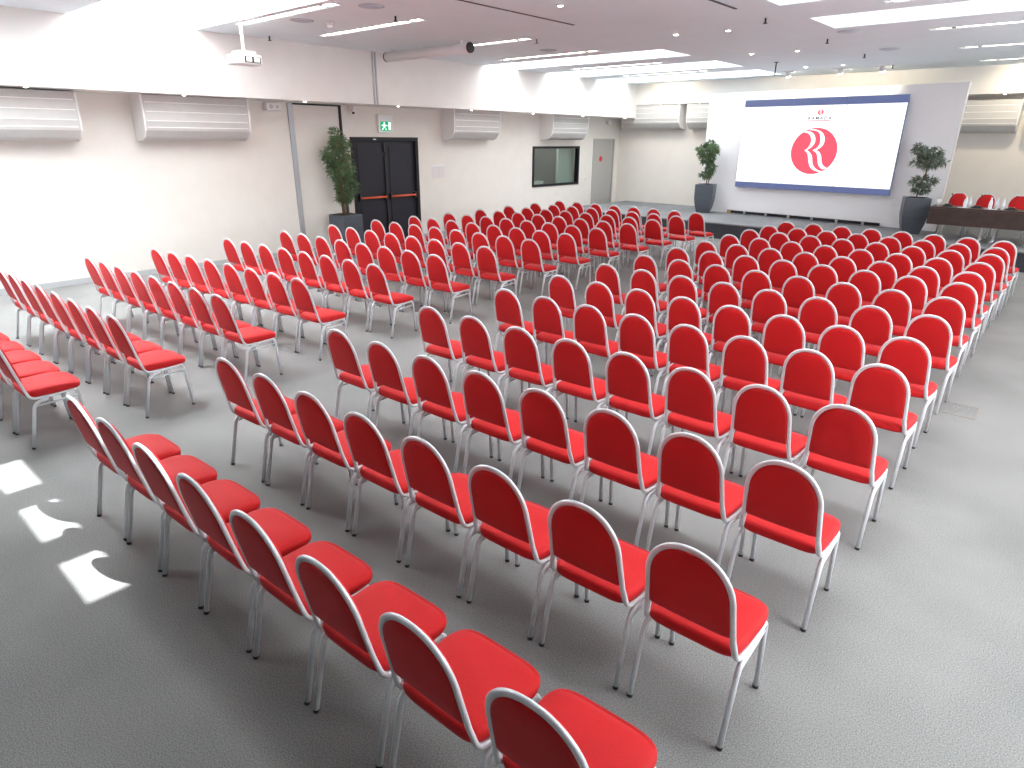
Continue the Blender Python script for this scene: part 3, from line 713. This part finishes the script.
RN = ['nearest in view', 'second nearest in view', 'third nearest in view', 'farthest, over the stage']
for k, (y, n) in enumerate(zip(RT, RN)):
    linear_lamp(1.45, 4.25, y, 'linear recessed lamp, right ceiling side, ' + n)
def downlight(x, y, z, r, label, group):
    t = thing('downlight', label, 'ceiling lamp', (x, y, z), 0, group)
    obj('trim_ring', lathe(nb(), [(r * 1.5, 0), (r * 1.5, -.008), (r * 1.05, -.012), (r * 1.0, -.004)], n=16), M['white'], t)
    obj('lamp_lens', lathe(nb(), [(r, -.006), (r, -.014), (r * .5, -.018)], n=14), M['spot'], t)
CD = [(-1.75, 5.67, 'nearest of the ceiling spots, above the middle aisle'), (-1.75, 8.74, 'second spot in the left line of ceiling spots'), (-1.79, 11.89, 'third spot in the left line of ceiling spots'),
      (-1.75, 14.93, 'last spot in the left line of ceiling spots'), (-.93, 8.87, 'first spot in the right line of ceiling spots'), (-.94, 11.97, 'second spot in the right line of ceiling spots'), (-.97, 15.0, 'last spot in the right line of ceiling spots')]
for x, y, l in CD: downlight(x, y, ZC, .035, 'small round ' + l, 'small round spots in the middle of the ceiling')
for k, y in enumerate((1.12, 3.27, 5.49, 7.7, 9.89, 12.17, 14.4, 16.63)):
    downlight(BXL - .06, y, BZ, .025, 'tiny round lamp under left beam, %s from the camera' % ORD[k], 'tiny lamps under the left beam')
for x, l in ((-6.65, 'left of the backdrop, nearer the corner'), (-5.38, 'left of the backdrop, nearer to it'), (1.9, 'above the conference table')):
    downlight(x, SY + .06, SZ, .025, 'tiny round lamp under stage bulkhead, ' + l, 'tiny lamps under the stage bulkhead')
# stage spotlights grazing the backdrop
for x, l in ((-2.43, 'left of three'), (-1.23, 'middle of three'), (-.34, 'right of three')):
    t = thing('stage_spotlight', 'bright warm ceiling spotlight in front of backdrop, ' + l, 'spotlight', (x, 15.75, ZC), 0, 'stage spotlights over the backdrop')
    obj('spotlight_bracket', boxbm(-.16, .16, -.04, .04, -.02, 0), M['white'], t)
    bm = nb(); cyl(bm, (0, 0, -.02), (0, .05, -.1), .055, .06, 14); obj('spotlight_body', bm, M['white'], t, True)
    bm = nb(); cyl(bm, (0, .045, -.098), (0, .053, -.104), .055, n=14); obj('spotlight_lens', bm, M['spot'], t)
    l_ = bpy.data.lights.new('spotlight_beam', 'SPOT'); l_.energy = 24; l_.color = (1, .86, .66); l_.spot_size = 2.3; l_.spot_blend = .6; l_.shadow_soft_size = .05
    lo = link('spotlight_beam', l_, t); lo.location = (0, .08, -.12); lo.rotation_euler = Vector((0, .7, -.35)).to_track_quat('-Z', 'Y').to_euler()
for x in (-6.2, 2.6):  # added fill spots without fixtures, brighten both ends of the stage wall
    l_ = bpy.data.lights.new('bulkhead_fill', 'SPOT'); l_.energy = 34 if x < 0 else 75; l_.color = (1, .85, .62); l_.spot_size = 2.4; l_.spot_blend = .7; l_.shadow_soft_size = .05
    lo = link('bulkhead_fill', l_); lo.location = (x, 16.2, ZC - .06); lo.rotation_euler = Vector((0, .7, -.4)).to_track_quat('-Z', 'Y').to_euler()

# ------------------------------------------------------------------ projector, screen roller, fittings
pj = thing('ceiling_projector', 'white projector hanging from the ceiling on a white pole', 'projector', (-6.0, 3.57, ZC))
bm = nb(); cyl(bm, (0, 0, -.42), (0, 0, 0), .022, n=12); cyl(bm, (0, 0, -.02), (0, 0, 0), .07, n=16); obj('pole', bm, M['white'], pj, True)
bm = nb(); box(bm, -.12, .12, -.13, .13, -.455, -.42); obj('mount_plate', bm, M['white'], pj, bevel=.01)
bm = nb(); box(bm, -.15, .15, -.21, .20, -.60, -.465); obj('projector_body', bm, M['white'], pj, bevel=.025)
bm = nb(); box(bm, .148, .158, -.08, .17, -.575, -.49); obj('vent_panel', bm, M['blackmetal'], pj)
bm = nb(); box(bm, .157, .162, -.06, .03, -.565, -.50); box(bm, .157, .162, .06, .15, -.565, -.50); obj('vent_grille', bm, M['acgrey'], pj)
bm = nb(); cyl(bm, (-.05, .20, -.53), (-.05, .23, -.53), .045, n=16); obj('lens', bm, M['black'], pj, True)
rl = thing('projection_screen', 'white rolled-up projection screen tube hanging below the ceiling', 'projection screen', (0, 0, 0))
bm = nb(); cyl(bm, (-7.1, 7.12, 3.78), (-4.83, 7.12, 3.78), .085, n=20); obj('screen_roller', bm, M['white'], rl, True)
bm = nb(); cyl(bm, (-4.83, 7.12, 3.78), (-4.80, 7.12, 3.78), .087, n=20); cyl(bm, (-7.13, 7.12, 3.78), (-7.1, 7.12, 3.78), .087, n=20); obj('end_cap', bm, M['blackmetal'], rl)
for x in (-6.9, -5.0): obj('hanger', boxbm(x - .02, x + .02, 7.08, 7.16, 3.86, ZC), M['white'], rl)
# exit sign
ex = thing('exit_sign', 'green illuminated running-man exit sign above the double door', 'sign', (XL, 7.91, 2.42))
obj('sign_box', boxbm(0, .07, -.2, .2, -.01, .36), M['white'], ex, bevel=.008)
bm = nb(); box(bm, .07, .074, -.15, .15, .03, .225); obj('sign_face', bm, M['green'], ex)
bm = nb(); y = .0755
def quad(bm, pts, x=.0765):
    bm.faces.new([bm.verts.new((x, a, b)) for a, b in pts])
quad(bm, [(.07, .05), (.13, .05), (.13, .21), (.07, .21)])          # doorway
quad(bm, [(-.06, .17), (-.03, .17), (-.03, .205), (-.06, .205)])    # head
quad(bm, [(-.085, .11), (-.03, .10), (-.02, .165), (-.07, .165)])   # trunk
quad(bm, [(-.07, .11), (-.05, .11), (-.10, .045), (-.125, .05)])    # rear leg
quad(bm, [(-.05, .11), (-.03, .10), (.01, .06), (-.0, .045)])       # front leg
quad(bm, [(-.02, .155), (-.02, .14), (.04, .125), (.04, .14)])      # front arm
quad(bm, [(-.07, .165), (-.07, .15), (-.12, .13), (-.125, .145)])   # rear arm
obj('pictogram', bm, M['signwhite'], ex)
# small wall fittings
sp = thing('wall_speaker', 'small white wall loudspeaker left of the vertical wall track', 'loudspeaker', (XL, 5.2, 2.78))
obj('speaker_box', boxbm(.02, .16, -.15, .15, 0, .13), M['white'], sp, bevel=.01)
bm = nb(); cyl(bm, (.16, -.06, .065), (.168, -.06, .065), .04, n=14); cyl(bm, (.16, .07, .065), (.168, .07, .065), .03, n=14); obj('speaker_cone', bm, M['acgrey'], sp)
obj('speaker_bracket', boxbm(0, .03, -.03, .03, .03, .1), M['alum'], sp)
cc = thing('security_camera', 'small black and white security camera near the ceiling above the bamboo', 'camera', (XL, 7.0, 2.78))
obj('camera_bracket', boxbm(0, .12, -.03, .03, .11, .15), M['white'], cc)
bm = nb(); cyl(bm, (.1, 0, .12), (.16, .0, .02), .04, n=12); obj('camera_body', bm, M['white'], cc, True)
bm = nb(); cyl(bm, (.158, 0, .024), (.17, .0, .0), .03, n=12); obj('camera_lens', bm, M['black'], cc, True)
s2 = thing('wall_speaker', 'tiny round speaker high in the corner above the grey door', 'loudspeaker', (XL, 16.82, 2.82))
bm = nb(); cyl(bm, (.02, 0, 0), (.12, 0, 0), .05, .075, 14); obj('speaker_box', bm, M['white'], s2, True)
bm = nb(); cyl(bm, (0, 0, 0), (.02, 0, 0), .04, n=12); obj('speaker_bracket', bm, M['alum'], s2)
nt_ = thing('wall_notice', 'white paper notice on the wall right of the double door', 'notice', (XL, 9.29, 1.38))
obj('notice_sheet', boxbm(0, .006, 0, .2, 0, .29), M['dullpaper'], nt_); obj('notice_sheet', boxbm(0, .006, .22, .42, .01, .3), M['dullpaper'], nt_); obj('notice_holder', boxbm(0, .009, 0, .42, .285, .31), M['water'], nt_)
sw = thing('light_switch', 'small grey light switch between booth window and grey door', 'switch', (XL, 15.8, 1.12))
obj('switch_plate', boxbm(0, .01, -.045, .045, -.05, .07), M['white'], sw); obj('switch_button', boxbm(.01, .016, -.02, .02, -.02, .03), M['acgrey'], sw)
sm = thing('smoke_detector', 'white smoke detector on the ceiling between two linear lamps', 'smoke detector', (-5.17, 4.54, ZC))
obj('detector_base', lathe(nb(), [(.06, -.025), (.06, 0)], n=18), M['white'], sm, True); obj('detector_dome', lathe(nb(), [(.015, -.085), (.04, -.07), (.045, -.025)], n=18), M['white'], sm, True)
for x, y, l in ((-3.69, 4.18, 'grey round ceiling vent nearest, right of the nearest linear lamp'), (-5.37, 4.2, 'grey round ceiling vent beside the nearest linear lamp'), (-4.6, 9.02, 'round ceiling vent before the fourth linear lamp'), (.46, 10.15, 'bluish round ceiling vent behind the large right skylight'), (.44, 12.78, 'bluish round ceiling vent, the farther one on the right')):
    v = thing('ceiling_vent', l, 'vent', (x, y, ZC), 0, 'round ceiling vents')
    obj('vent_disc', lathe(nb(), [(.09, -.02), (.13, -.012), (.15, 0)], n=24), M['ventblue'], v, True)
    obj('vent_ring', lathe(nb(), [(.155, -.004), (.17, -.004), (.17, 0), (.155, 0)], n=24), M['alum'], v)
for x, y, l in ((-7.2, 4.7, 'by the left beam near the projector'), (-4.02, 4.84, 'beside the second linear lamp'), (-3.86, 7.77, 'right of the rolled projection screen'), (-.09, 8.21, 'nearest, left of the large right skylight'),
                (-.04, 10.79, 'second, beyond the large right skylight edge'), (-.1, 13.3, 'third in that right-hand line towards the stage'), (-.14, 15.76, 'last in that line, above the stage')):
    v = thing('sprinkler', 'small dark sprinkler head on ceiling ' + l, 'sprinkler', (x, y, ZC), 0, 'sprinkler heads on the ceiling')
    obj('sprinkler_pipe', lathe(nb(), [(.012, -.06), (.014, 0)], n=8), M['blackmetal'], v); obj('sprinkler_plate', lathe(nb(), [(.028, -.07), (.028, -.06)], n=10), M['blackmetal'], v)
rd = thing('ceiling_rod', 'short dark rod hanging from the ceiling left of the stage spotlights', 'rod', (-1.95, 13.65, ZC))
bm = nb(); cyl(bm, (0, 0, -.26), (0, 0, 0), .014, n=8); obj('rod_tube', bm, M['blackmetal'], rd); obj('rod_plate', boxbm(-.04, .04, -.04, .04, -.01, 0), M['blackmetal'], rd)
# floor box in the right aisle
fb = thing('floor_box', 'square floor outlet box set into carpet of the right aisle', 'floor box', (3.47, 5.06, 0))
bm = nb(); a = .17; box(bm, -a, a, -a, -a + .012, 0, .003); box(bm, -a, a, a - .012, a, 0, .003); box(bm, -a, -a + .012, -a + .012, a - .012, 0, .003); box(bm, a - .012, a, -a + .012, a - .012, 0, .003)
obj('box_frame', bm, M['brass'], fb); obj('box_lid', boxbm(-a + .012, a - .012, -a + .012, a - .012, 0, .0015), M['carpet'], fb)
obj('lid_pull', boxbm(-.03, .03, .05, .07, .0015, .004), M['chrome'], fb)
